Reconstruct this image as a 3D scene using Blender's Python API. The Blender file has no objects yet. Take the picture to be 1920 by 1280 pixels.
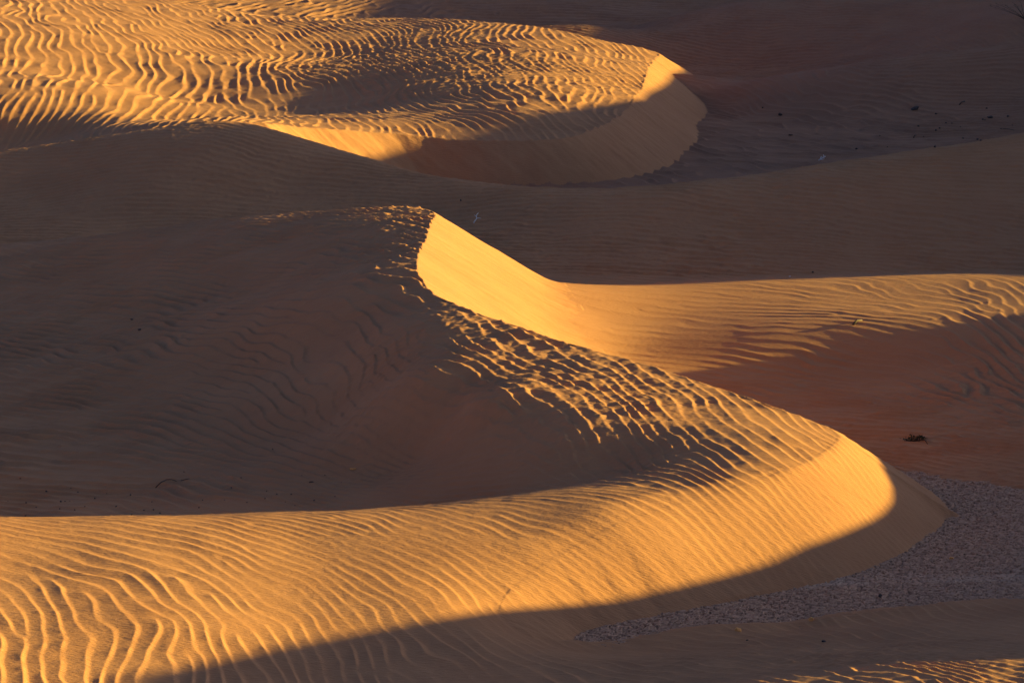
import math, numpy as np
IW, IH, HF = 1920.0, 1280.0, math.radians(8.0)
FPX = 960.0/math.tan(HF); PITCH = math.radians(9.0); CAMZ = 20.0
CP, SP = math.cos(PITCH), math.sin(PITCH)
def at(u, v, z):                       # photo pixel + real height -> place on the ground
    a = (u-960)/FPX; b = (640-v)/FPX
    dy = CP + b*SP; dz = -SP + b*CP
    t = (z-CAMZ)/dz
    return (a*t, dy*t, z)
def ats(L): return [at(*p) for p in L]
ALPHA = math.radians(14.0); ELEV = math.radians(9.0)
SUN = (math.cos(ALPHA)*math.cos(ELEV), math.sin(ALPHA)*math.cos(ELEV), math.sin(ELEV))

class TPS:
    def __init__(s, pts, lam=0.0, val=None):
        P = np.array(pts, float); s.c = P[:, :2].mean(0); s.sc = P[:, :2].std()
        s.X = (P[:, :2]-s.c)/s.sc; n = len(P)
        K = s.k(s.X, s.X) + lam*np.eye(n)
        Q = np.c_[np.ones(n), s.X]
        A = np.block([[K, Q], [Q.T, np.zeros((3, 3))]])
        s.w = np.linalg.lstsq(A, np.r_[P[:, 2], 0, 0, 0], rcond=None)[0]
    @staticmethod
    def k(a, b):
        d = ((a[:, None, :]-b[None])**2).sum(2)
        return 0.5*d*np.log(d+1e-12)
    def __call__(s, x, y):             # bicubic look-up in a half-metre table
        if not hasattr(s, 'G'):
            s.x0, s.y0, s.h = -92.0, 38.0, 0.5
            s.G = s.exact(*np.meshgrid(np.arange(-92, 122, .5), np.arange(38, 442, .5)))
        i = (x-s.x0)/s.h; j = (y-s.y0)/s.h
        i = np.clip(i, 1, s.G.shape[1]-3.01); j = np.clip(j, 1, s.G.shape[0]-3.01)
        a = i.astype(int); b = j.astype(int); u = i-a; v = j-b
        def w(t): return (((-.5*t+1)*t-.5)*t, (1.5*t-2.5)*t*t+1, ((-1.5*t+2)*t+.5)*t, (.5*t-.5)*t*t)
        wu = w(u); wv = w(v); o = 0
        for q in range(4):
            r = 0
            for p in range(4): r = r+wu[p]*s.G[b+q-1, a+p-1]
            o = o+wv[q]*r
        return o
    def exact(s, x, y):
        sh = x.shape; p = np.c_[(x.ravel()-s.c[0])/s.sc, (y.ravel()-s.c[1])/s.sc]
        o = np.empty(len(p))
        for i in range(0, len(p), 60000):
            q = p[i:i+60000]
            o[i:i+60000] = s.k(q, s.X)@s.w[:-3] + s.w[-3] + q@s.w[-2:]
        return o.reshape(sh)

def inside(x, y, poly):
    r = np.zeros(x.shape, bool); n = len(poly)
    for i in range(n):
        x0, y0 = poly[i][:2]; x1, y1 = poly[(i+1) % n][:2]
        if y0 == y1: continue
        c = ((y0 > y) != (y1 > y)) & (x < (x1-x0)*(y-y0)/(y1-y0)+x0)
        r ^= c
    return r
def dense(P, step=0.35):               # P rows: x,y,z,k
    P = np.array(P, float); out = [P[0]]
    # catmull-rom through the points
    n = len(P)
    for i in range(n-1):
        p0 = P[max(i-1, 0)]; p1 = P[i]; p2 = P[i+1]; p3 = P[min(i+2, n-1)]
        m = max(2, int(np.hypot(*(p2-p1)[:2])/step))
        for j in range(1, m+1):
            t = j/m
            out.append(0.5*((2*p1)+(-p0+p2)*t+(2*p0-5*p1+4*p2-p3)*t*t+(-p0+3*p1-3*p2+p3)*t**3))
    return np.array(out)
def cones(x, y, D):                    # sand lying at its angle of repose below a brink line (rows x,y,z,k,round)
    o = np.full(x.shape, -9.0)
    for a, b in zip(D, D[1:]):
        dx, dy = b[0]-a[0], b[1]-a[1]; l2 = dx*dx+dy*dy+1e-9
        t = np.clip(((x-a[0])*dx+(y-a[1])*dy)/l2, 0, 1)
        d = np.hypot(x-a[0]-t*dx, y-a[1]-t*dy); r = a[4]+t*(b[4]-a[4])
        np.maximum(o, a[2]+t*(b[2]-a[2])-(a[3]+t*(b[3]-a[3]))*(np.sqrt(d*d+r*r)-r), out=o)
    return o
def smax(a, b, r):
    h = np.clip(0.5+0.5*(a-b)/r, 0, 1)
    return b*(1-h)+a*h+r*h*(1-h)

REP = math.tan(math.radians(32))
def back(L, dy=7, dz=1.3, dy2=14, dz2=3.0):   # behind a rounded crest the ground falls away
    return [(x, y+dy, z-dz) for x, y, z in L] + [(x, y+dy2, z-dz2) for x, y, z in L]
# ---------------- dune A : the big tongue with the bowl, foreground ridge and near sheet
silA = ats([(-300,480,.5),(0,458,1.05),(200,441,1.8),(400,413,2.65),(600,397,3.45),(730,394,3.88)])
brinkA = [(-6.5,139,2.9,.6),(-4.2,135,3.7,.6)] + \
 [at(u,v,z)+(k,) for u,v,z,k in [
 (812,398,4.1,REP),(800,440,4.1,REP),(780,495,4.0,REP),(800,540,3.85,REP),(850,568,3.75,REP),(900,590,3.65,REP),
 (1040,637,3.4,REP),(1160,668,3.2,REP),(1330,722,2.75,REP),(1460,765,2.4,REP),(1555,803,2.05,.68),(1568,825,1.98,.70),
 (1540,848,1.98,.70),(1490,872,1.98,.67),(1400,900,1.98,REP),(1270,935,1.9,.64),(1150,975,1.75,.64),(1040,1035,1.35,.62),(965,1095,.95,.55),
 (935,1142,.7,.4),(985,1185,.33,.3),(1060,1200,.12,.2),(1130,1202,.02,.2),(1500,1166,0,.2),(1920,1120,0,.2),(2150,1090,0,.2)]]
brinkA = [p+(0.02 if i < 12 else .15 if i < 16 else .02,) for i, p in enumerate(brinkA)]
DA = dense(brinkA, 0.8)
polyA = [tuple(p[:2]) for p in DA] + [(40,80),(40,40),(-60,40),(-60,150),(-20,160),(-8,145)]
silF = ats([(-200,968,2.3),(0,968,2.1),(250,966,1.95),(500,961,1.8),(700,953,1.7),(860,940,1.7)])
ctlA = [tuple(p[:3]) for p in brinkA] + silA + back(silA) + ats([
 # windward bowl
 (0,560,.8),(0,700,.5),(0,850,.15),(200,560,1.5),(200,700,.85),(200,850,.22),(400,560,2.0),(400,700,1.25),(400,850,.4),
 (600,450,3.5),(600,500,3.25),(600,650,2.35),(600,800,1.05),(740,440,3.98),(680,440,3.86),(720,520,3.87),(660,520,3.68),(650,560,3.45),(750,600,3.42),(800,610,3.5),(800,700,2.9),(800,850,1.15),(950,700,2.97),(900,750,2.68),(900,800,2.1),(1000,770,2.55),(1000,850,1.85),(1100,740,2.78),(1080,800,2.43),
 (200,940,0.15),(500,925,.4),(750,905,.75),(1150,800,2.42),(1300,780,2.5),(1300,850,2.15),(1200,860,1.95),(1450,820,2.3),(1150,880,1.65),
 (1600,1180,.15),(1400,1200,.15),(1800,1155,.15),(1920,1145,.2),
 # foreground ridge
 (-200,966,2.3),(0,968,2.1),(250,966,1.95),(500,961,1.8),(700,953,1.7),(860,940,1.7),(1000,922,1.72),(1120,905,1.78),
 (0,1060,1.9),(0,1160,1.7),(0,1280,1.35),(300,1060,1.75),(300,1160,1.5),(300,1280,1.05),(600,1060,1.45),(600,1160,1.05),(600,1280,.7),
 (850,1040,1.45),(850,1140,.95),(850,1210,.7),(1000,1250,.6),(1000,980,1.72),
 (-300,1150,2.0),(1300,1230,.45),(1300,1280,.75),(1500,1275,1.2),(1500,1230,.6),(1920,1200,.95),(1920,1280,1.6),(1700,1200,.5),(1700,1255,1.45),(2100,1280,1.9)]) + \
 [(-35,100,.6),(-40,80,1.5),(-20,60,.2),(0,60,.8),(25,60,2.5),(20,66,2.5)] + [(x, y+1.5, z-.42) for x, y, z in silF] + [(x, y+3.2, z-1.0) for x, y, z in silF]
TA = TPS(ctlA, 1e-4)
DA[:, 2] = TA.exact(DA[:, 0], DA[:, 1])
SPUR = np.array([at(1562, 815, 2.0)+(.66, .02), at(1784, 957, .10)+(.66, .02)])
DF = DA[(DA[:, 1] > 81.5) & (DA[:, 1] < 94) & (DA[:, 0] > -1.2) & (DA[:, 3] > .35)]
def hA(x, y):
    S = smax(cones(x, y, DA), cones(x, y, SPUR), .22)*1.0; C0 = cones(x, y, DA); S = np.where((x > 6.5) & (y > 90) & (C0 < 1.9), S, C0); W = TA(x, y); ins = inside(x, y, polyA)
    G_ = DF.copy(); G_[:, 2] *= -1; G_[:, 4] = .01
    up = -cones(x, y, G_)                 # the slip face carried on upward over the brink, for a rounded shoulder
    r = .45*np.clip((93-y)/4, 0, 1)*np.clip((y-83.5)/2.5, 0, 1)+.004
    T = np.where(ins, up, S); h = np.clip(.5+.5*(T-W)/r, 0, 1)
    sm = T*(1-h)+W*h-r*h*(1-h)
    near = (y > 83.5) & (y < 94) & (x > -1.5)
    return np.where(ins, np.where(near, sm, np.maximum(W, S)), np.where(near & (W < S+1), np.minimum(sm, S), S))
# ---------------- dune E : right arm
silE = ats([(1100,542,1.35),(1180,541,1.1),(1250,539,1.0),(1400,533,1.1),(1600,527,1.25),(1800,523,1.42),(1920,524,1.52),(2100,530,1.6)])
ctlE = silE + back(silE, 7, 1.0, 14, 3.5) + ats([(1000,530,1.7),
 (1690,885,-.03),(1800,897,-.02),(1920,910,-.02),(1690,900,-.12),(1850,915,-.12),(2100,925,0),(1500,850,-.1),(1300,760,0),(1150,700,.15),(1040,640,1.0),
 (1160,665,.4),(1230,650,.52),(1300,635,.7),(1450,622,.95),(1600,614,1.12),(1760,610,1.27),(1920,605,1.38),
 (1060,600,1.25),(1130,600,.95),(1250,595,.85),(1400,575,1.03),(1600,570,1.22),(1800,565,1.38),
 (1200,690,.2),(1300,680,.26),(1450,674,.38),(1600,675,.42),(1780,685,.56),(1920,690,.7),(1650,780,.25),(1900,780,.35)]) + \
 [(-10,140,-.2),(8,92,-.5),(20,92,-.5),(30,110,.7),(40,125,1.3)]
TE = TPS(ctlE, 1e-4)
def hE(x, y):
    z = TE(x, y); return np.where((y > 105.5), smax(z, .10+0*z, .12), z)
# ---------------- dune M
M_sil = [(-200,310,2.1),(0,284,2.6),(150,262,3.0),(300,240,3.5),(450,229,3.9),(560,258,3.4),(690,298,2.75),(850,338,2.2),(960,354,2.0),(1130,357,2.0),(1300,343,2.2),
         (1450,322,2.4),(1600,300,2.7),(1750,277,3.0),(1920,251,3.3),(2100,225,3.6)]
ctlM = ats(M_sil) + back(ats(M_sil), 6, 1.6, 14, 4) + ats([(1060,528,0),(1060,536,-.08),(1300,528,0),(1300,536,-.08),(1900,520,0),(600,450,.6),(1000,450,.7),(1400,440,.8),(1400,390,1.5),(1900,400,1.25),(1900,320,2.4),(1500,470,.5),
  (0,450,.3),(-200,450,.1),(250,430,.6),(0,360,1.35),(300,340,2.1),(550,350,1.9),(800,400,1.15)]) + \
 [(-30,120,-.5),(0,120,-1),(30,120,-1)]
TM = TPS(ctlM, 1e-4)
def hM(x, y): return TM(x, y)
# ---------------- dune B : far barchan
brinkB = [at(u,v,z)+(k,) for u,v,z,k in [
 (-100,-30,5.0,.4),(100,-10,4.6,.4),(350,6,3.6,.45),(510,31,2.6,.5),(640,34,2.5,.5),(830,36,3.0,.5),(1000,50,3.2,.5),(1120,73,2.8,.55),
 (1228,97,2.1,REP),(1222,118,2.0,REP),(1203,165,2.1,.65),(1173,208,2.15,.65),(1120,240,2.1,REP),(1050,259,2.0,REP),(950,264,1.95,REP),(850,261,2.0,REP),
 (740,251,2.25,REP),(640,243,2.65,REP),(540,237,3.1,REP),(450,229,3.7,REP)]] + [(-20,175,1.9,.5),(-28,170,1.0,.4),(-45,165,.6,.3)]
brinkB = [p+(.05,) for p in brinkB]
DB = dense(brinkB, 1.2)
polyB = [tuple(p[:2]) for p in DB] + [(-90,165),(-90,260)]
ctlB = [tuple(p[:3]) for p in brinkB] + ats([
 (0,60,4.2),(0,140,2.95),(0,200,2.15),(0,252,.7),(100,245,1.0),(200,236,1.6),(300,230,2.3),(400,229,3.1),(200,80,3.5),(200,160,2.5),(200,215,1.7),(300,222,1.35),(300,180,1.6),(400,212,1.35),(400,150,2.0),(400,180,1.45),(400,80,2.8),
 (500,215,1.35),(500,180,1.5),(550,110,2.0),(600,212,1.45),(620,180,1.65),(700,206,2.0),(700,150,2.25),(700,80,2.5),(850,215,2.4),(850,150,2.8),(850,80,3.05),
 (1000,215,2.65),(1000,160,3.05),(1000,100,3.3),(1130,140,2.65)]) + \
 [(-50,200,4),(-50,240,6)]
TB = TPS(ctlB, 1e-4)
DB[:, 2] = TB.exact(DB[:, 0], DB[:, 1])
def hB(x, y):
    S = cones(x, y, DB); W = TB(x, y)
    return np.where(inside(x, y, polyB), np.maximum(W, S), S)
# ---------------- background ground G
silG = ats([(1285,131,1.5),(1430,139,1.9),(1600,118,2.7),(1760,98,3.4),(1920,76,4.0),(2100,50,4.6)])
silH = ats([(1000,50,2.2),(1100,38,2.7),(1280,21,2.9),(1400,2,3.3),(1550,-20,3.7)])
ctlG = silG + back(silG, 6, 1.3, 16, 2.2) + silH + back(silH, 8, 1.3, 20, 2.0) + ats([(1300,340,.1),(1500,310,.2),(1900,240,.7),(1330,200,.1),(1500,200,.7),(1900,180,1.3),
  (1550,70,2.0),(1750,50,2.8),(1900,20,4.2),(1300,80,1.4),(1150,80,.8),(1100,10,1.6),(800,20,1.6),(600,5,2.0),(400,-10,2.3)]) + \
  [(-80,150,0),(0,150,0),(80,160,1),(80,250,5),(-80,250,1),(0,380,4),(-60,400,4),(60,400,4),(-10,200,-.2),(-40,300,1.5)]
TG = TPS(ctlG, 1e-3)
def hG(x, y): return TG(x, y)
KTAB = ([40.0,60.0,68.0,70.0,71.5,72.6,73.6,74.7,76.1,77.6,78.5,79.6,80.3,81.5,82.8,83.9,84.9,86.0,87.9,89.3,90.5,91.7,96.0,100.0,111.5,113.6,114.3,115.3,118.0,120.0,126.0,130.0,136.0,156.0,160.0,162.5,165.3,168.5,171.7,176.3,178.7,183.3,189.2,197.9,206.3,218.9,232.0,245.0,262.0,290.0,340.0],
        [-4.00,-3.60,-3.60,-3.00,-2.40,-1.30,-0.36,-0.71,-1.10,-1.59,-1.92,-2.28,-2.58,-3.23,-3.60,-3.85,-3.90,-4.07,-4.33,-4.39,-4.25,-3.98,-4.20,-4.40,-4.40,-4.75,-5.50,-6.00,-6.20,-6.50,-6.50,-4.20,-0.30,-0.10,-0.10,-0.30,-3.60,-4.10,-4.30,-4.37,-4.80,-5.54,-6.46,-7.28,-8.03,-9.31,-8.60,-7.60,-7.00,-7.00,-7.50])
def parts(x, y):
    big = -5.0
    a = np.where(y < 160, hA(x, y), big)
    e = np.where((y < 150) & (x > -2), hE(x, y), big)
    a = np.where((np.abs(a-e) < .3) & (y > 100), smax(a, e, .3), a)
    m = np.where((y > 118) & (y < 215), hM(x, y), big)
    b = np.where(y > 150, hB(x, y), big)
    g = np.where(y > 150, smax(hG(x, y), np.full(x.shape, .12), .2), big)
    return [a, e, m, b, g]
def H(x, y):
    return np.maximum(np.max(parts(x, y), axis=0), 0)
# ======================= ripples =======================
def noise_tile(seed, n=1024, c=5.0, cplx=False, ax=1.0):
    r = np.random.default_rng(seed)
    w = r.standard_normal((n, n)) + (1j*r.standard_normal((n, n)) if cplx else 0)
    f = np.fft.fftfreq(n)*2*math.pi
    k2 = (f[None, :]*ax)**2 + f[:, None]**2
    o = np.fft.ifft2(np.fft.fft2(w)*np.exp(-k2*c*c/2))
    o = o if cplx else o.real
    return (o/np.sqrt((np.abs(o)**2).mean())).astype(np.complex64 if cplx else np.float32)
def lookup(T, x, y, px):
    n = T.shape[0]; i = np.mod(x/px, n); j = np.mod(y/px, n)
    a = i.astype(np.int32); b = j.astype(np.int32); u = (i-a).astype(np.float32); v = (j-b).astype(np.float32)
    a %= n; b %= n; a1 = (a+1) % n; b1 = (b+1) % n
    return (T[b, a]*(1-u)+T[b, a1]*u)*(1-v)+(T[b1, a]*(1-u)+T[b1, a1]*u)*v
class Field:                            # ripples: locally plane waves on a lattice, phases relaxed so crests join up and fork
    def __init__(s, L, box, h, lamax=1.3, seed=1):
        P = np.array(L, float); s.x0, s.x1, s.y0, s.y1 = box; s.h = h
        gx, gy = np.meshgrid(np.arange(s.x0, s.x1, h), np.arange(s.y0, s.y1, h)); s.n = gx.shape
        d2 = (gx[..., None]-P[:, 0])**2+(.55*(gy[..., None]-P[:, 1]))**2
        w = 1/(d2+.6)**1.7; w /= w.sum(-1, keepdims=True)
        th = np.radians(P[:, 2]); dx = w@np.cos(th); dy = w@np.sin(th); n_ = np.hypot(dx, dy)
        lam = np.exp(w@np.log(np.minimum(P[:, 3], lamax)))
        jit = lookup(NP, gx+3*seed, gy, .35); lam = lam*(1+.07*jit); s.lam = lam; s.A = w@P[:, 4]
        an = np.arctan2(dy, dx)+.10*lookup(NA, gx, gy+5*seed, .4)
        s.kx = 2*math.pi/lam*np.cos(an); s.ky = 2*math.pi/lam*np.sin(an)
        f = np.zeros(s.n); c = lambda a, b, ex, ey: .5*((s.kx[a]+s.kx[b])*ex+(s.ky[a]+s.ky[b])*ey)
        for j in range(1, s.n[1]): f[0, j] = f[0, j-1]+c((0, j), (0, j-1), h, 0)
        for i in range(1, s.n[0]): f[i] = f[i-1]+.5*(s.ky[i]+s.ky[i-1])*h
        for it in range(160):
            e = np.zeros(s.n, complex); z = np.exp(1j*f)
            e[:, 1:] += z[:, :-1]*np.exp(.5j*(s.kx[:, 1:]+s.kx[:, :-1])*h); e[:, :-1] += z[:, 1:]*np.exp(-.5j*(s.kx[:, 1:]+s.kx[:, :-1])*h)
            e[1:] += z[:-1]*np.exp(.5j*(s.ky[1:]+s.ky[:-1])*h); e[:-1] += z[1:]*np.exp(-.5j*(s.ky[1:]+s.ky[:-1])*h)
            m = (np.add.outer(np.arange(s.n[0]), np.arange(s.n[1]))+it) % 2 == 0
            f = np.where(m, np.angle(e+.15*z), f)
        s.f = f
    def ij(s, x, y):
        i = np.clip((x-s.x0)/s.h, 0, s.n[1]-1.01); j = np.clip((y-s.y0)/s.h, 0, s.n[0]-1.01)
        a = i.astype(int); b = j.astype(int); return a, b, i-a, j-b
    def get(s, G, x, y):
        a, b, u, v = s.ij(x, y)
        return (G[b, a]*(1-u)+G[b, a+1]*u)*(1-v)+(G[b+1, a]*(1-u)+G[b+1, a+1]*u)*v
    def wave(s, x, y):
        a, b, u, v = s.ij(x, y); u = u*u*(3-2*u); v = v*v*(3-2*v); o = 0
        for p, wu in ((0, 1-u), (1, u)):
            for q, wv in ((0, 1-v), (1, v)):
                A, B = a+p, b+q
                o = o+wu*wv*np.exp(1j*(s.f[B, A]+s.kx[B, A]*(x-s.x0-A*s.h)+s.ky[B, A]*(y-s.y0-B*s.h)))
        return o
NC = noise_tile(1, c=6, cplx=True); NP = noise_tile(2, c=6); NA = noise_tile(3, c=6); NR = noise_tile(4, c=4); NS = noise_tile(5, c=3, ax=4.0)
def profile(ph, k):
    s = np.mod(ph/(2*math.pi), 1.0)
    up = (s/k)**1.45; dn = (1-np.clip((s-k)/(1-k), 0, 1))**1.5
    h = np.where(s < k, up, dn)
    return h
def ripple(F, x, y, defects=.8, rough=1.0, wob=1.6, ys=.6):
    lam = F.get(F.lam, x, y); A = F.get(F.A, x, y); wv = F.wave(x+.10*lookup(NP, x+90, y*ys, .06)*lam*2, y)
    ch = np.clip((A-.055)/.02, 0, 1)*rough*(np.clip((x+6.5)/2, 0, 1) if rough == 1.0 else 1)     # the wind-torn crests are more broken
    ph = np.angle(wv) + wob*lookup(NP, x, y*ys, .16) + (.22+.5*ch)*lookup(NP, x+31, (y+17)*ys, .05) + .35*ch*lookup(NP, x+3, y+57, .02)
    q = 1.0 + (.28*defects+.4*ch)*lookup(NC, x, y*ys, .13)
    ph = ph + np.angle(q); env = np.clip(np.abs(q)*1.6, 0, 1)*np.clip(np.abs(wv)*1.5, 0, 1)
    ang = np.degrees(np.arctan2(F.get(F.ky, x, y), F.get(F.kx, x, y)))
    k = np.where(y < 94, np.interp(ang, [25, 70], [.74, .62]), np.interp(ang, [25, 65], [.72, .30]))
    h = profile(ph, k)*env
    m = np.clip(1.0+.32*lookup(NA, x, y, .12)+.22*lookup(NA, x+50, y+9, .035), .25, 1.8)
    z = A*lam*1.55*m*(h-.4)*(1-.3*ch)
    z += ch*(.008*lookup(NR, x+5, y+3, .03)+.015*lookup(NS, x*.94+y*.34, y*.94-x*.34, .03)+.009*lookup(NR, x, y+40, .014))
    # small wind-cut bumps and spurs across the ripples
    z += rough*A*(1+1.3*ch)*(.05*lookup(NR, x, y, .022)+.09*lookup(NS, x*.97+y*.24, y*.97-x*.24, .02))*(.35+.65*h)
    z += rough*A*.30*lookup(NA, x+13, y+70, .10)
    return z
RS = {
 'A': [
  (-10.8,84.2,65.6,0.38,0.030),(-10.5,81.8,35.4,0.56,0.035),(-10.1,78.6,17.8,0.44,0.038),(-10.1,74.7,6.7,0.49,0.045),(-8.4,84.7,69.2,0.45,0.030),(-8.1,82.3,38.6,0.55,0.030),
  (-7.9,79.8,21.0,0.44,0.033),(-7.6,76.7,7.1,0.41,0.040),(-7.4,74.7,2.7,0.42,0.040),(-5.3,85.9,67.9,0.34,0.025),(-5.1,83.8,53.9,0.40,0.025),(-5.0,81.1,25.5,0.38,0.028),
  (-4.3,79.1,6.8,0.36,0.036),(-2.1,86.8,42.4,0.33,0.025),(-2.0,84.0,43.5,0.39,0.022),(-1.4,82.2,20.6,0.42,0.022),(-2.6,80.2,13.0,0.38,0.030),(0.5,88.4,55.6,0.32,0.030),
  (0.5,85.9,45.9,0.41,0.022),(1.1,84.5,69.1,0.22,0.026),(3.2,88.3,54.1,0.39,0.040),(3.1,86.3,54.3,0.19,0.026),(4.5,88.1,49.6,0.39,0.026),(5.9,90.1,45.0,0.35,0.026),
  (5.8,88.5,33.7,0.30,0.026),(7.9,91.7,36.1,0.27,0.022),(8.7,91.3,37.2,0.25,0.030),(9.6,93.3,30.4,0.24,0.025),(4.4,85.8,53.1,0.33,0.035),(-4.2,76.9,6.2,0.34,0.050),
  (-1.9,78.2,28.7,0.54,0.050),(0.5,78.0,32.1,0.66,0.045),(4.0,78.1,39.2,0.59,0.060),(7.4,77.3,22.3,0.62,0.065),(10.1,75.4,22.3,0.37,0.060),(9.8,73.0,30.6,0.30,0.060),
  (2.9,81.6,67.9,0.58,0.012),(4.9,96.4,5.2,0.44,0.060),(0.6,98.7,8.7,0.56,0.070),(-1.7,101.9,19.5,0.57,0.060),(-4.3,110.5,22.6,0.54,0.055),(-3.6,123.3,25.2,0.56,0.070),
  (-4.1,114.9,26.5,0.72,0.060),(-10.6,127.6,38.0,0.44,0.095),(-9.3,112.0,35.1,0.33,0.100),(-13.9,123.2,44.2,0.58,0.095),(-12.2,108.1,48.1,0.71,0.100),(-7.1,104.3,32.0,0.49,0.075),
  (-4.8,104.3,16.9,0.37,0.070),(-2.4,99.8,30.9,0.24,0.065),(6.9,94.0,19.5,0.53,0.060),(0.6,103.7,24.5,0.57,0.070),(3.3,93.3,15.7,0.45,0.065),(2.0,96.7,3.9,0.42,0.070),
  (-0.9,95.3,60.6,0.31,0.060),(-8.3,99.8,40.2,0.61,0.070),(-12.9,100.7,63.4,0.71,0.070),(-1.7,106.9,24.8,0.50,0.070),(3.5,99.5,11.3,0.41,0.068),(5.4,92.8,16.3,0.42,0.060),
  (4.1,95.2,8.7,0.36,0.066),],
 'E': [
  (9.5,118.6,59.5,0.70,0.080),(15.4,116.2,20.1,0.48,0.090),(11.9,108.4,73.4,0.67,0.090),(6.8,116.8,49.6,0.76,0.060),(6.1,121.7,62.7,0.49,0.012),(14.1,113.4,20.9,0.63,0.090),
  (13.8,126.4,24.8,0.92,0.012),(15.8,119.8,19.2,0.45,0.055),(6.3,125.6,36.2,0.78,0.010),(13.8,129.6,18.1,0.52,0.018),(4.6,128.2,85.7,1.05,0.006),(17.6,126.5,11.7,0.49,0.022),
  (10.4,130.1,38.9,0.90,0.012),(9.8,121.9,69.8,0.53,0.012),(13.3,121.1,52.3,0.48,0.018),(2.6,124.3,97.7,1.30,0.005),(12.2,103.9,45.8,0.37,0.080),],
 'M': [
  (12.1,152.2,71.1,0.53,0.075),(0.9,149.3,73.9,0.60,0.075),(19.4,157.1,91.9,0.62,0.070),(7.4,147.5,69.4,0.85,0.075),(-10.7,158.1,84.0,0.56,0.075),(-17.8,159.2,83.9,0.45,0.070),
  (-15.0,154.4,91.6,0.51,0.070),(-12.0,159.9,58.4,0.45,0.080),(-6.0,155.7,69.7,0.44,0.075),(4.3,152.2,84.4,0.58,0.070),(18.4,148.8,73.0,0.74,0.075),(-8.5,160.5,77.0,0.54,0.070),
  ],
 'B': [
  (-26.6,199.8,8.0,0.74,0.050),(-29.2,219.2,11.7,0.74,0.045),(-24.2,203.9,7.4,0.80,0.050),(-22.1,212.9,11.0,0.83,0.050),(-19.0,212.9,10.4,0.76,0.052),(-16.8,225.1,8.0,0.75,0.056),
  (-13.1,217.7,5.6,0.54,0.075),(-8.2,214.1,5.6,0.57,0.075),(-5.4,232.3,8.8,0.54,0.070),(-3.2,200.9,3.5,0.56,0.075),(-0.3,207.9,4.4,0.58,0.075),(2.9,222.9,6.0,0.70,0.060),
  (4.1,198.4,2.3,0.57,0.065),(1.1,187.1,10.1,0.67,0.060),(-10.8,237.6,20.2,0.58,0.060),(-22.7,235.8,17.7,0.80,0.040),(6.1,219.1,1.8,0.51,0.050),(-24.4,192.9,1.0,0.48,0.050),
  (-12.2,202.9,7.4,0.60,0.030),(-5.7,186.3,7.1,0.54,0.050),(-19.7,203.8,6.5,0.72,0.050),],
 'G': [
  (13.7,212.4,19.1,0.55,0.060),(19.4,246.0,57.0,0.65,0.080),(25.7,209.0,95.5,0.53,0.080),(15.9,200.9,31.1,1.38,0.060),(27.6,238.8,23.2,0.64,0.080),(14.0,245.2,63.8,0.58,0.080),
  (-13.6,274.1,159.8,1.18,0.060),(5.7,279.1,87.6,1.39,0.070),(22.0,202.3,57.3,1.09,0.070),(11.6,198.1,22.1,1.31,0.045),],
}

FA = Field(RS['A'], (-20, 22, 64, 160), .9)
FE = Field(RS['E'], (-14, 34, 90, 150), 1.0, seed=2)
FM = Field(RS['M'], (-34, 40, 118, 215), 1.1, seed=3)
FB = Field(RS['B'], (-46, 30, 150, 262), 1.5, seed=4)
FG = Field(RS['G'], (-70, 75, 150, 425), 2.0, seed=5)
def slipfine(x, y, c, s_):             # faint avalanche streaks running down the slip face
    a = c*x+s_*y; b = -s_*x+c*y
    return .010*lookup(NS, a, b, .07)+.006*lookup(NS, a+7, b+3, .028)+.003*lookup(NR, x, y, .03)
def surface(x, y):                     # finished height and owner of each point (1-D arrays)
    P = parts(x, y); top = np.max(P, axis=0); own = np.argmax(P, axis=0)
    for k, F in enumerate((FA, FE, FM, FB, FG)):
        m = P[k] > top-.2
        if not m.any(): continue
        xx, yy = x[m], y[m]; z = ripple(F, xx, yy, rough=(1.0, .45, .6, .9, .5)[k], defects=(.95, .6, .75, .6, .7)[k], wob=(1.3, 1.1, 1.5, .9, 1.5)[k], ys=(.6, .6, .7, .28, .5)[k])
        if k < 2:
            z = z+np.clip(1-P[k][m]/.25, 0, 1)*(.012*lookup(NA, xx, yy, .09)+.012*lookup(NR, xx, yy, .05))*(yy < 106)
        if k == 0:
            ins = inside(xx, yy, polyA)
            steep = ~ins & (yy > 99)
            t = np.clip((P[0][m]-0.0)/.12, 0, 1)
            z = np.where(steep, slipfine(xx, yy, .985, .17), z*np.where(ins | (P[0][m] > .0), 1, .3))
        if k == 3:
            ins = inside(xx, yy, polyB)
            z = np.where(~ins, slipfine(xx, yy, .7, -.7)*np.clip(P[3][m]/.8, .15, 1)*1.3+.06*z, z)
        P[k][m] += z
    own = np.argmax(P, axis=0)
    return np.max(P, axis=0), own
def ridge_z(q, s):
    hc = np.interp(q, KTAB[0], KTAB[1])+np.interp(q, RD[0], RD[1])*math.tan(ELEV)
    return hc-.5*(np.sqrt(s*s+.04)-.2)
RD = ([30, 75, 110, 157, 205, 290, 340], [50, 55, 75, 100, 125, 165, 185])
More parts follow.
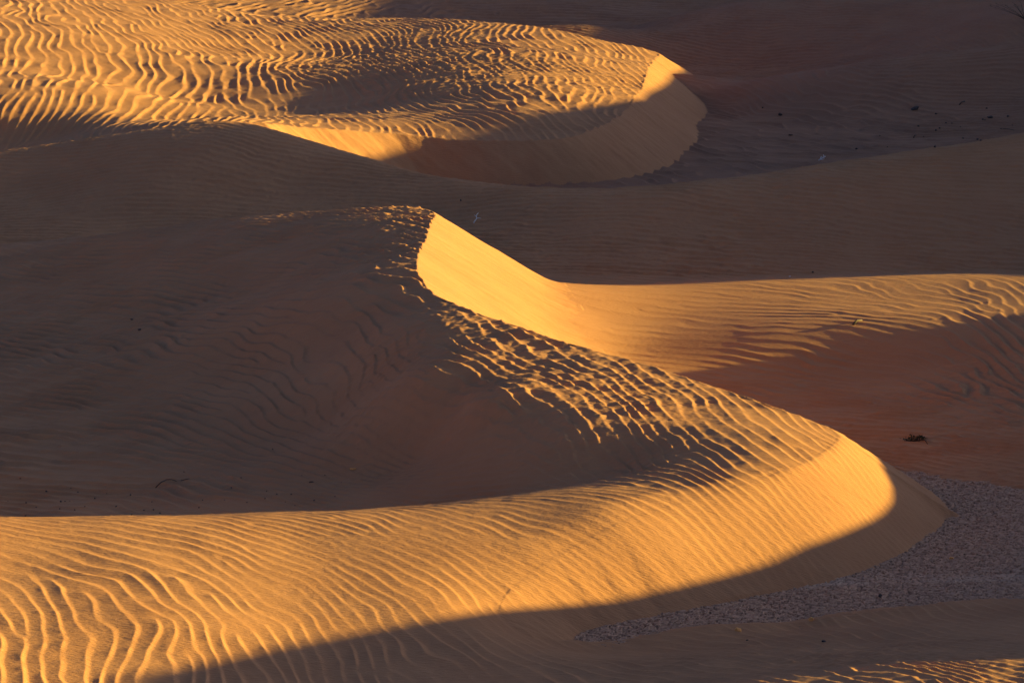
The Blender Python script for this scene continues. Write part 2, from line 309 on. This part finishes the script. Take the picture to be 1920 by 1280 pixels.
# ==== BPY
import bpy, bmesh, random
random.seed(4)
QUAL = 1.0
scene = bpy.context.scene; COL = scene.collection
def newmat(name):
    m = bpy.data.materials.new(name); m.use_nodes = True; nt = m.node_tree; nt.nodes.clear(); return m, nt
def N(nt, t, **kw):
    n = nt.nodes.new(t)
    for k, v in kw.items():
        if k in n.inputs: n.inputs[k].default_value = v
        else: setattr(n, k, v)
    return n
def sand_mat(name, c1, c2, bump=1.0):
    m, nt = newmat(name); L = nt.links.new
    out = N(nt, 'ShaderNodeOutputMaterial'); b = N(nt, 'ShaderNodeBsdfPrincipled', Roughness=.95); b.inputs['Specular IOR Level'].default_value = .12
    b.inputs['Diffuse Roughness'].default_value = .6
    tc = N(nt, 'ShaderNodeTexCoord')
    n1 = N(nt, 'ShaderNodeTexNoise', Scale=.35, Detail=6.0, Roughness=.65); n2 = N(nt, 'ShaderNodeTexNoise', Scale=38.0, Detail=3.0, Roughness=.7)
    L(tc.outputs['Object'], n1.inputs['Vector']); L(tc.outputs['Object'], n2.inputs['Vector'])
    mx = N(nt, 'ShaderNodeMix', data_type='RGBA'); mx.inputs[6].default_value = (*c1, 1); mx.inputs[7].default_value = (*c2, 1)
    ad = N(nt, 'ShaderNodeMath', operation='MULTIPLY_ADD'); ad.inputs[1].default_value = .35; 
    mr = N(nt, 'ShaderNodeMapRange'); mr.inputs['From Min'].default_value = .3; mr.inputs['From Max'].default_value = .75
    L(n2.outputs['Fac'], ad.inputs[0]); L(n1.outputs['Fac'], ad.inputs[2]); 
    sb = N(nt, 'ShaderNodeMath', operation='SUBTRACT'); sb.inputs[1].default_value = .17; L(ad.outputs[0], sb.inputs[0]); L(sb.outputs[0], mr.inputs['Value'])
    L(mr.outputs[0], mx.inputs[0]); L(mx.outputs[2], b.inputs['Base Color'])
    mp = N(nt, 'ShaderNodeMapping'); mp.inputs['Rotation'].default_value = (0, 0, math.radians(35)); mp.inputs['Scale'].default_value = (1.0, 3.2, 1.0)
    L(tc.outputs['Object'], mp.inputs['Vector'])
    n3 = N(nt, 'ShaderNodeTexNoise', Scale=5.5, Detail=3.0, Roughness=.6); L(mp.outputs[0], n3.inputs['Vector'])
    bp = N(nt, 'ShaderNodeBump', Strength=.9*bump, Distance=.03); L(n3.outputs['Fac'], bp.inputs['Height'])
    bp2 = N(nt, 'ShaderNodeBump', Strength=.5*bump, Distance=.003); L(n2.outputs['Fac'], bp2.inputs['Height']); L(bp.outputs[0], bp2.inputs['Normal'])
    L(bp2.outputs[0], b.inputs['Normal']); L(b.outputs[0], out.inputs[0])
    return m
def plain_mat(name, c1, c2, scale=20, rough=.9):
    m, nt = newmat(name); L = nt.links.new
    out = N(nt, 'ShaderNodeOutputMaterial'); b = N(nt, 'ShaderNodeBsdfPrincipled', Roughness=rough)
    tc = N(nt, 'ShaderNodeTexCoord'); n = N(nt, 'ShaderNodeTexNoise', Scale=scale, Detail=4.0); L(tc.outputs['Object'], n.inputs['Vector'])
    r = N(nt, 'ShaderNodeMapRange'); r.inputs['From Min'].default_value = .35; r.inputs['From Max'].default_value = .65; L(n.outputs['Fac'], r.inputs['Value'])
    mx = N(nt, 'ShaderNodeMix', data_type='RGBA'); mx.inputs[6].default_value = (*c1, 1); mx.inputs[7].default_value = (*c2, 1)
    L(r.outputs[0], mx.inputs[0]); L(mx.outputs[2], b.inputs['Base Color'])
    bp = N(nt, 'ShaderNodeBump', Strength=.5, Distance=.004); L(n.outputs['Fac'], bp.inputs['Height']); L(bp.outputs[0], b.inputs['Normal']); L(b.outputs[0], out.inputs[0])
    return m
SAND = sand_mat('sand', (.50, .247, .118), (.43, .20, .094))
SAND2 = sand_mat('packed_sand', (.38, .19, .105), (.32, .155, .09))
def mesh_obj(name, V, Fq, mat, smooth=True, parent=None):
    me = bpy.data.meshes.new(name); nv = len(V); nf = len(Fq)
    me.vertices.add(nv); me.vertices.foreach_set('co', np.ascontiguousarray(V, np.float32).ravel())
    k = Fq.shape[1]
    me.loops.add(nf*k); me.loops.foreach_set('vertex_index', np.ascontiguousarray(Fq, np.int32).ravel())
    me.polygons.add(nf); me.polygons.foreach_set('loop_start', np.arange(0, nf*k, k, dtype=np.int32))
    me.polygons.foreach_set('use_smooth', np.full(nf, smooth, bool))
    me.update(calc_edges=True); me.materials.append(mat)
    o = bpy.data.objects.new(name, me); COL.objects.link(o)
    if parent: o.parent = parent
    return o
def grid_faces(nr, nc):
    i = np.arange(nr-1)[:, None]*nc+np.arange(nc-1)[None]
    return np.stack([i, i+1, i+nc+1, i+nc], -1).reshape(-1, 4)
def sub(V, F, mask):
    f = F[mask]; u, inv = np.unique(f, return_inverse=True); return V[u], inv.reshape(f.shape)
def tag(o, label=None, cat=None, group=None, kind=None):
    for k, v in (('label', label), ('category', cat), ('group', group), ('kind', kind)):
        if v: o[k] = v
    return o
# ---- the visible sand, one fine height field cut into its dunes
fine = 1.0/QUAL
th = np.radians(np.arange(-9.7, 9.7001, .0158*fine))
ys = [68.0]
while ys[-1] < 420:
    y = ys[-1]; ys.append(y+fine*(.042 if 92 < y < 107 else .055 if 74 < y < 132 else .07 if y < 160 else .095 if y < 246 else .095+(y-246)*.003))
ys = np.array(ys)
XX = np.tan(th)[None]*ys[:, None]; YY = np.repeat(ys[:, None], len(th), 1)
Z = np.empty(XX.shape, np.float64); OW = np.empty(XX.shape, np.int8)
for r in range(0, len(ys), 120):
    z, o = surface(XX[r:r+120].ravel(), YY[r:r+120].ravel())
    Z[r:r+120] = z.reshape(XX[r:r+120].shape); OW[r:r+120] = o.reshape(XX[r:r+120].shape)
V = np.stack([XX, YY, Z], -1).reshape(-1, 3); FQ = grid_faces(len(ys), len(th))
fo = OW.ravel()[FQ[:, 0]]; zmax = Z.ravel()[FQ].max(1)
names = [('foreground_dune', 'long curving dune with a knife-edge crest and dark hollow'), ('lit_dune_arm', 'low sunlit dune arm right of the slip face with shaded flank'),
         ('shaded_dune', 'broad dune in full shadow crossing the middle distance'), ('far_crescent_dune', 'rippled crescent dune with sunlit top at the upper left'), ('distant_sand', 'dark rippled sand plain rising behind the dunes')]
for k, (nm, lb) in enumerate(names):
    v, f = sub(V, FQ, (fo == k) & (zmax > -.12))
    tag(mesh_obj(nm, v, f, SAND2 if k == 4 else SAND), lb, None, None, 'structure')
print('sand verts', len(V))
# ---- playa : cracked dried mud
def cells(x, y, c, seed=3, ax=1.0):
    x = x/c*ax; y = y/c; ix = np.floor(x).astype(int); iy = np.floor(y).astype(int)
    f1 = np.full(x.shape, 9.0); f2 = f1.copy(); idv = np.zeros(x.shape)
    h = lambda a, b, k: np.mod(np.sin(a*127.1+b*311.7+k*74.7+seed)*43758.5453, 1.0)
    for dx in (-1, 0, 1):
        for dy in (-1, 0, 1):
            a = ix+dx; b = iy+dy; px = a+h(a, b, 1); py = b+h(a, b, 2)
            d = np.hypot(px-x, py-y); nr = d < f1
            f2 = np.where(nr, f1, np.minimum(f2, d)); idv = np.where(nr, h(a, b, 3), idv); f1 = np.where(nr, d, f1)
    return f2-f1, idv
px_ = np.arange(-1, 26, .04*fine); py_ = np.arange(76.5, 106, .05*fine)
PX, PY = np.meshgrid(px_, py_)
e, idv = cells(PX+.06*lookup(NP, PX, PY, .02), PY+.06*lookup(NP, PX+9, PY, .02), .15, ax=.65)
e2, id2 = cells(PX+.03*lookup(NP, PX, PY, .01), PY, .085, seed=8)
PZ = .012*(idv-.5)+.012*np.clip(1-np.abs(e-.16)/.14, 0, 1)-.05*np.clip(1-e/.14, 0, 1)-.010*np.clip(1-e2/.15, 0, 1)+.01*(id2-.5)+.012*lookup(NA, PX, PY, .15)+.006*lookup(NR, PX, PY, .015)
PV = np.stack([PX, PY, PZ-.015], -1).reshape(-1, 3)
def playa_mat():
    m, nt = newmat('dried_mud'); L = nt.links.new
    out = N(nt, 'ShaderNodeOutputMaterial'); b = N(nt, 'ShaderNodeBsdfPrincipled', Roughness=.85)
    tc = N(nt, 'ShaderNodeTexCoord'); n = N(nt, 'ShaderNodeTexNoise', Scale=5.0, Detail=8.0, Roughness=.8); L(tc.outputs['Object'], n.inputs['Vector'])
    r = N(nt, 'ShaderNodeMapRange'); r.inputs['From Min'].default_value = .38; r.inputs['From Max'].default_value = .62; L(n.outputs['Fac'], r.inputs['Value'])
    mx = N(nt, 'ShaderNodeMix', data_type='RGBA'); mx.inputs[6].default_value = (.22, .115, .068, 1); mx.inputs[7].default_value = (.50, .285, .17, 1); L(r.outputs[0], mx.inputs[0])
    # pale salt crust in a winding band
    mp = N(nt, 'ShaderNodeMapping'); mp.inputs['Scale'].default_value = (.16, .55, 1); L(tc.outputs['Object'], mp.inputs['Vector'])
    s = N(nt, 'ShaderNodeTexNoise', Scale=1.0, Detail=9.0, Roughness=.72); L(mp.outputs[0], s.inputs['Vector'])
    sx = N(nt, 'ShaderNodeSeparateXYZ'); L(tc.outputs['Object'], sx.inputs[0])
    bd = N(nt, 'ShaderNodeMath', operation='SUBTRACT'); bd.inputs[1].default_value = 91.4; wv = N(nt, 'ShaderNodeTexNoise', Scale=.35, Detail=4.0); L(tc.outputs['Object'], wv.inputs['Vector']); wm = N(nt, 'ShaderNodeMath', operation='MULTIPLY_ADD'); wm.inputs[1].default_value = 5.0; L(wv.outputs['Fac'], wm.inputs[0]); L(sx.outputs['Y'], wm.inputs[2]); L(wm.outputs[0], bd.inputs[0])
    ab = N(nt, 'ShaderNodeMath', operation='ABSOLUTE'); L(bd.outputs[0], ab.inputs[0])
    fr = N(nt, 'ShaderNodeMapRange'); fr.inputs['From Min'].default_value = 0; fr.inputs['From Max'].default_value = 2.6; fr.inputs['To Min'].default_value = .14; fr.inputs['To Max'].default_value = -.08; L(ab.outputs[0], fr.inputs['Value'])
    a2 = N(nt, 'ShaderNodeMath', operation='ADD'); L(s.outputs['Fac'], a2.inputs[0]); L(fr.outputs[0], a2.inputs[1])
    r2 = N(nt, 'ShaderNodeMapRange'); r2.inputs['From Min'].default_value = .56; r2.inputs['From Max'].default_value = .72; r2.inputs['To Max'].default_value = .45; L(a2.outputs[0], r2.inputs['Value'])
    m2 = N(nt, 'ShaderNodeMix', data_type='RGBA'); m2.inputs[7].default_value = (.58, .41, .29, 1); L(mx.outputs[2], m2.inputs[6]); L(r2.outputs[0], m2.inputs[0])
    L(m2.outputs[2], b.inputs['Base Color'])
    n4 = N(nt, 'ShaderNodeTexNoise', Scale=22.0, Detail=4.0, Roughness=.7); L(tc.outputs['Object'], n4.inputs['Vector'])
    bp = N(nt, 'ShaderNodeBump', Strength=.6, Distance=.012); L(n4.outputs['Fac'], bp.inputs['Height']); L(bp.outputs[0], b.inputs['Normal']); L(b.outputs[0], out.inputs[0])
    return m
MUD = playa_mat()
tag(mesh_obj('dry_lake_bed', PV, grid_faces(len(py_), len(px_)), MUD, smooth=False), 'cracked purple-brown dried mud flat at the foot of the dune', kind='structure')
gv = np.array([[-900, -300, -.09], [900, -300, -.09], [900, 2500, -.09], [-900, 2500, -.09]])
tag(mesh_obj('ground', gv, np.array([[0, 1, 2, 3]]), MUD), 'hard desert floor beneath the sand', kind='structure')
# ---- dunes standing outside the picture on the sun's side: they throw the long shadows
qq = np.arange(30, 341, .5); ss = np.arange(-45, 46, 1.0)
Q, S_ = np.meshgrid(qq, ss, indexing='ij')
end = np.clip((340-Q)/20, 0, 1)*np.clip((Q-30)/12, 0, 1)
RZ = np.maximum((ridge_z(Q, S_)+.3)*end-.3, -.3); D = np.interp(Q, RD[0], RD[1])+S_
ca, sa = math.cos(ALPHA), math.sin(ALPHA)
RV = np.stack([-Q*sa+D*ca, Q*ca+D*sa, RZ], -1).reshape(-1, 3)
tag(mesh_obj('tall_dune_ridge', RV, grid_faces(len(qq), len(ss)), SAND), 'tall dune ridge beyond the right side of the view', kind='structure')
# rolling sand left, right and behind the fine part (coarser, outside the picture)
cx = np.r_[np.arange(-220, -72, 3.0), np.arange(-72, 90, .8), np.arange(90, 221, 3.0)]; cy = np.r_[np.arange(30, 422, 1.0), np.arange(422, 620, 3.0)]; CX, CY = np.meshgrid(cx, cy)
CZ = .6+1.6*lookup(NP, CX, CY, 3.0)-np.clip(2-CY/60, 0, 1.5)
inw = (np.abs(CX) < CY*math.tan(math.radians(9.7))-.9) & (CY > 66) & (CY < 421)
gf = grid_faces(len(cy), len(cx)); q3 = inw.ravel()[gf].any(1)
dd = CX*ca+CY*sa; qd = -CX*sa+CY*ca
lim = np.interp(qd, KTAB[0], KTAB[1])+dd*math.tan(ELEV)-.6
CZ = np.where(CX > 0, np.minimum(CZ, np.maximum(lim, -.2)), CZ); CZ = np.where(CX < -10, np.minimum(CZ, 1.2), CZ)
HB_ = H(CX.ravel(), CY.ravel()).reshape(CX.shape)
wb = np.clip(1-(np.abs(CX)-CY*math.tan(math.radians(9.7)))/14, 0, 1)*np.clip((CY-60)/8, 0, 1)*np.clip((424-CY)/4, 0, 1); wb = wb*wb*(3-2*wb)
CZ = CZ*(1-wb)+np.clip(HB_, -.1, 9)*wb-.02
v, f = sub(np.stack([CX, CY, CZ], -1).reshape(-1, 3), gf, ~q3)
tag(mesh_obj('surrounding_sand', v, f, SAND), 'rolling sand around the dunes', kind='structure')
# ---- find where a photo ray meets the sand
def hits(UV):
    out = []
    for u, v in UV:
        a = (u-960)/FPX; b = (640-v)/FPX; dy = CP+b*SP; dz = -SP+b*CP
        y = np.arange(70, 419, .04); t = y/dy; x = a*t; z = CAMZ+dz*t
        i = np.clip((x/y-math.tan(th[0]))/1e9, 0, 0)
        c = np.clip(np.searchsorted(th, np.arctan(x/y)), 0, len(th)-1); r = np.clip(np.searchsorted(ys, y), 0, len(ys)-1)
        g = np.maximum(Z[r, c], -.01); k = np.argmax(z <= g)
        out.append((float(x[k]), float(y[k]), float(g[k]), float(y[k]/FPX*1.02)))
    return out
# ---- small things
def tube_bm(bm, pts, rads, seg=6):
    rings = []
    for i, p in enumerate(pts):
        p = np.array(p, float); a = np.array(pts[max(i-1, 0)], float); b = np.array(pts[min(i+1, len(pts)-1)], float)
        t = b-a; t /= np.linalg.norm(t)+1e-9; u = np.cross(t, [.1, .9, .3]); u /= np.linalg.norm(u)+1e-9; w = np.cross(t, u)
        rings.append([bm.verts.new(p+rads[i]*(math.cos(2*math.pi*k/seg)*u+math.sin(2*math.pi*k/seg)*w)) for k in range(seg)])
    for r0, r1 in zip(rings, rings[1:]):
        for k in range(seg): bm.faces.new((r0[k], r0[(k+1) % seg], r1[(k+1) % seg], r1[k]))
    bm.faces.new(rings[0][::-1]); bm.faces.new(rings[-1])
def bm_obj(name, bm, mat, parent=None, loc=(0, 0, 0), rot=(0, 0, 0), smooth=True):
    me = bpy.data.meshes.new(name); bm.normal_update(); bm.to_mesh(me); bm.free(); me.materials.append(mat)
    for p in me.polygons: p.use_smooth = smooth
    o = bpy.data.objects.new(name, me); COL.objects.link(o); o.location = loc; o.rotation_euler = rot
    if parent: o.parent = parent
    return o
def stone(name, uv, w, h, mat, label, cat, group=None, seed=0, flat=.6, tilt=0):
    x, y, z, s = hits([uv])[0]; bm = bmesh.new(); bmesh.ops.create_icosphere(bm, subdivisions=2, radius=1)
    r = random.Random(seed*7+3); ph = [r.uniform(0, 6) for _ in range(6)]
    for v in bm.verts:
        c = v.co; k = 1+.22*math.sin(2.1*c.x+ph[0])*math.cos(2.7*c.y+ph[1])+.16*math.sin(4.3*c.z+3*c.x+ph[2])+.10*math.sin(7*c.y+5*c.x+ph[3])+r.uniform(-.05, .05)
        v.co = (c.x*k*w*s/2, c.y*k*w*s*.38, c.z*k*h*s/2)
    o = bm_obj(name, bm, mat, loc=(x, y, z+h*s*.26), rot=(0, math.radians(-tilt), r.uniform(-.4, .4)), smooth=False)
    return tag(o, label, cat, group)
def stick(name, uvs, r0, r1, mat, label, cat, lift=0.0, group=None, branches=()):
    H_ = hits(uvs); b = H_[0]
    pts = [(p[0]-b[0], p[1]-b[1], p[2]-b[2]+r0*.6+lift*math.sin(math.pi*i/(len(H_)-1))) for i, p in enumerate(H_)]
    bm = bmesh.new(); tube_bm(bm, pts, [r0+(r1-r0)*i/(len(pts)-1) for i in range(len(pts))])
    o = bm_obj(name, bm, mat, loc=b[:3]); tag(o, label, cat, group); return o
def twig(name, uv, strokes, mat, label, cat, base_r=.012, lean=.25):
    """strokes: lists of (du, dv) photo pixels from the foot; the twig stands and leans back on the sand"""
    x, y, z, s = hits([uv])[0]; e = bpy.data.objects.new(name, None); COL.objects.link(e); e.location = (x, y, z); tag(e, label, cat)
    for n, st in enumerate(strokes):
        bm = bmesh.new(); pts = [(p[0]*s, -p[1]*s*lean+.01*math.sin(i*2+n), max(-p[1]*s*(1-.1*lean), -.01)) for i, p in enumerate(st)]
        k = len(pts); r = base_r*(1 if n == 0 else .7); tube_bm(bm, pts, [r*(1-.6*i/(k-1)) for i in range(k)])
        bm_obj('stem' if n == 0 else 'branch', bm, mat, parent=e)
    return e
PALE = plain_mat('bleached_wood', (.80, .74, .68), (.92, .88, .82), 30); DARK = plain_mat('dark_bark', (.035, .022, .018), (.07, .045, .035), 30)
ROCK = plain_mat('dark_stone', (.045, .032, .028), (.09, .06, .05), 12); OCHRE = plain_mat('ochre_clod', (.85, .42, .12), (.65, .30, .09), 14)
WHITE = plain_mat('white_stone', (.75, .73, .70), (.6, .57, .55), 14); LEAF = plain_mat('dusty_leaf', (.05, .065, .03), (.03, .035, .02), 25)
twig('forked_twig', (888, 419), [[(0, 0), (3, -5), (6, -9), (5, -12), (6, -16), (9, -19)], [(6, -9), (10, -9.5), (14, -9)], [(5, -12), (3, -14), (1, -15)]], PALE,
     'pale forked twig standing on the shaded dune behind the sunlit crest', 'twig', .024)
twig('bleached_branch', (1535, 301), [[(0, 0), (4, -3), (8, -4.5), (13, -7)], [(4, -3), (4, -6), (6, -8)], [(8, -4.5), (9, -8), (9, -11)], [(2, -1.5), (7, -1.5), (11, -3)], [(10, -5.5), (12, -9)]], PALE,
     'bleached many-forked branch on dark sand above the shaded dune crest', 'branch', .028)
# bushes
def bush(name, uv, n, spread, height, label, cat, mat_l, leafy=True, seed=1, ang=(20, 160), leaf=.05):
    x, y, z, s = hits([uv])[0]; e = bpy.data.objects.new(name, None); COL.objects.link(e); e.location = (x, y, z); tag(e, label, cat)
    r = random.Random(seed); lf = bmesh.new()
    for k in range(n):
        a = math.radians(r.uniform(*ang)); L_ = r.uniform(.6, 1)*height*s; dy = r.uniform(-.5, .5)*L_; w = spread/height
        pts = [(0, 0, -.02)]
        for j in range(1, 6):
            t = j/5; pts.append((math.cos(a)*L_*t*w+.04*r.uniform(-1, 1)*t, dy*t, math.sin(a)*L_*t*(1-.25*t)))
        bm = bmesh.new(); tube_bm(bm, pts, [.016*(1-.14*j) for j in range(6)]); bm_obj('stem', bm, DARK, parent=e)
        if leafy:
            for j in range(16):
                p = np.array(pts[r.randint(2, 5)])+np.array([r.uniform(-1, 1), r.uniform(-1, 1), r.uniform(-.5, .8)])*.06
                d = np.array([r.uniform(-1, 1), r.uniform(-1, 1), r.uniform(0, 1)]); d /= np.linalg.norm(d); u = np.cross(d, [.3, .5, .8]); u /= np.linalg.norm(u)
                q = [lf.verts.new(p), lf.verts.new(p+d*leaf*.5+u*leaf*.18), lf.verts.new(p+d*leaf), lf.verts.new(p+d*leaf*.5-u*leaf*.18)]; lf.faces.new(q)
    if leafy: bm_obj('foliage', lf, mat_l, parent=e, smooth=False)
    else: lf.free()
    return e
bush('desert_shrub', (1716, 827), 12, 26, 12, 'small dark green shrub lying low on the rippled flank right of the dune nose', 'shrub', LEAF, seed=5, ang=(5, 175), leaf=.09)
bush('desert_shrub', (1921, 36), 14, 75, 60, 'thin-branched grey shrub at the top right corner', 'shrub', LEAF, seed=9, ang=(60, 150), leaf=.07)
stick('dead_twig', [(1729, 826), (1734, 828), (1739, 833)], .022, .012, DARK, 'short dark twig beside the small green shrub', 'twig', .03)
stick('dead_twig', [(1799, 198), (1803, 195), (1809, 191)], .035, .03, DARK, 'straight dark stick on the far sand right of the black clod', 'twig', .05)
stick('dead_twig', [(292, 914), (302, 908), (313, 904), (322, 903), (331, 902.5)], .016, .008, DARK, 'long curved dark twig on the floor of the shaded hollow', 'twig', .07)
stick('dead_twig', [(339, 902), (348, 900), (355, 897.5)], .010, .008, DARK, 'short thin twig just past the end of the long curved twig', 'twig', .02)
stick('dead_twig', [(1876, 242), (1885, 244), (1892, 244), (1902, 246)], .022, .012, DARK, 'crooked dark stick nearest the right edge on the far sand', 'twig', .03)
stick('dead_twig', [(1600, 610), (1607, 605), (1616, 602)], .045, .03, DARK, 'dark half-buried stick on the sunlit dune arm', 'twig', .04)
stick('dead_twig', [(1713, 259), (1715, 256), (1718, 254)], .03, .02, DARK, 'stubby dark stick above the crest of the shaded dune', 'twig', .03)
stone('dark_clod', (1715, 206), 17, 6, ROCK, 'largest black clod on the far sand, elongated and pointed left', 'clod', seed=1, tilt=14)
stone('dark_clod', (1463, 217), 7, 5, ROCK, 'round black clod right of the far dune slip face', 'clod', seed=2)
stone('dark_clod', (1483, 254), 9, 3, ROCK, 'flat black clod above the bleached branch', 'clod', seed=3)
stone('dark_clod', (1856, 222), 10, 5, ROCK, 'double black clod on the far sand near the right edge', 'clod', seed=4)
stone('dark_clod', (1650, 1118), 8, 6, ROCK, 'black stone alone on the cracked mud near the sand edge', 'stone', seed=5)
stone('ochre_clod', (1384, 1183), 12, 12, OCHRE, 'larger ochre clod on the near edge of the cracked mud', 'clod', seed=6, flat=1)
stone('ochre_clod', (1520, 1163), 9, 9, OCHRE, 'smaller ochre clod on the near edge of the cracked mud', 'clod', seed=7, flat=1)
stone('ochre_clod', (1784, 1047), 9, 4, OCHRE, 'flat brown clod among the pale salt crust', 'clod', seed=8)
stone('dark_clod', (1545, 1203), 9, 5, ROCK, 'black clod on the shaded near sand below the mud flat', 'clod', seed=9)
stone('dark_clod', (1401, 1200), 5, 2.5, ROCK, 'tiny black clod on the near sand left of the larger one', 'clod', seed=10)
stone('white_pebble', (1481, 519), 3.5, 3, WHITE, 'small white pebble at the foot of the shaded dune', 'pebble', seed=11)
stone('dark_clod', (1524, 511), 4.5, 3, ROCK, 'black pebble right of and above the white pebble', 'pebble', seed=12)
stone('buried_clod', (663, 880), 12, 4, OCHRE, 'brown clod half buried in the shaded hollow with a sand tail', 'clod', seed=13)
stone('dark_clod', (584, 904), 9, 3, ROCK, 'flat dark clod in the shaded hollow below the brown one', 'clod', seed=14)
stone('dark_clod', (1753, 276), 4, 4, ROCK, 'black clod touching the crest of the shaded dune', 'clod', seed=15)
stone('dark_clod', (864, 377), 3, 4, ROCK, 'black pebble on the shaded dune above the forked twig', 'pebble', seed=16)
stone('dark_clod', (261, 619), 7, 4, ROCK, 'dark clod on the shaded windward slope at the left', 'clod', seed=17)
stone('dark_clod', (247, 600), 5, 3, ROCK, 'small dark clod just above the other on the shaded windward slope', 'clod', seed=18)
tiny = [(38, 898), (87, 922), (133, 917), (146, 923), (49, 944), (68, 951), (114, 941), (122, 940), (131, 940), (112, 954), (140, 956), (159, 951), (178, 935), (218, 950), (245, 928), (285, 941), (247, 965), (270, 957), (288, 956), (345, 885), (380, 938), (373, 952),
        (452, 896), (434, 915), (500, 921), (497, 935), (519, 927), (546, 927), (566, 892), (589, 939), (535, 942), (463, 942), (511, 843), (628, 931), (609, 892), (15, 940), (48, 968), (94, 968), (421, 938), (553, 948), (640, 905), (300, 962), (200, 926)]
first = None; rr = random.Random(2); HT = hits(tiny)
for i, ((u, v), (x, y, z, s)) in enumerate(zip(tiny, HT)):
    if first is None:
        first = stone('dark_pebble', (u, v), 3.0, 2.2, ROCK, 'tiny black pebble scattered on the floor of the shaded hollow', 'pebble', 'pebbles on the floor of the shaded hollow', seed=30); continue
    o = first.copy(); COL.objects.link(o); o.location = (x, y, z+.012); k = rr.uniform(.6, 1.3); o.scale = (k, k, k*rr.uniform(.7, 1.1)); o.rotation_euler = (0, 0, rr.uniform(0, 6))
far = [(1843, 225), (1850, 204), (1890, 220), (1755, 215), (1774, 231), (1722, 238), (1801, 239), (1755, 245), (1762, 241), (1806, 260), (1833, 262), (1839, 264), (1732, 257), (1898, 237), (1664, 276), (1650, 256), (1430, 203), (1606, 280), (1847, 227), (1785, 233)]
first = None
for i, ((u, v), (x, y, z, s)) in enumerate(zip(far, hits(far))):
    if first is None:
        first = stone('dark_pebble', (u, v), 4.0, 2.6, ROCK, 'small black clod scattered on the far dark sand at the right', 'clod', 'clods scattered over the far sand', seed=33); continue
    o = first.copy(); COL.objects.link(o); o.location = (x, y, z+.02); k = rr.uniform(.5, 1.2); o.scale = (k, k, k); o.rotation_euler = (0, 0, rr.uniform(-.5, .5))
# ---- light and camera
w = bpy.data.worlds.new('World'); scene.world = w; w.use_nodes = True; nt = w.node_tree
bg = nt.nodes['Background']; sky = nt.nodes.new('ShaderNodeTexSky'); sky.sky_type = 'NISHITA'; sky.sun_disc = False
sky.sun_elevation = ELEV; sky.sun_rotation = math.radians(90)-ALPHA; sky.altitude = 2500; sky.air_density = .3; sky.dust_density = 7.0; sky.ozone_density = 1.5
nt.links.new(sky.outputs[0], bg.inputs[0]); bg.inputs[1].default_value = .064
sd = bpy.data.lights.new('sun', 'SUN'); sd.energy = 5.0; sd.angle = math.radians(.5); sd.color = (1.0, .745, .15)
so = bpy.data.objects.new('sun', sd); COL.objects.link(so)
from mathutils import Vector
so.rotation_euler = Vector(SUN).to_track_quat('Z', 'Y').to_euler(); so.location = (60, 100, 60)
cd = bpy.data.cameras.new('camera'); co = bpy.data.objects.new('camera', cd); COL.objects.link(co); scene.camera = co
cd.sensor_width = 36; cd.lens = 18/math.tan(HF); cd.clip_end = 3000; cd.clip_start = 1
co.location = (0, 0, CAMZ); co.rotation_euler = (math.radians(90)-PITCH, 0, 0)
vs = scene.view_settings; vs.view_transform = 'Standard'; vs.look = 'None'; vs.exposure = 2.05; vs.gamma = 1
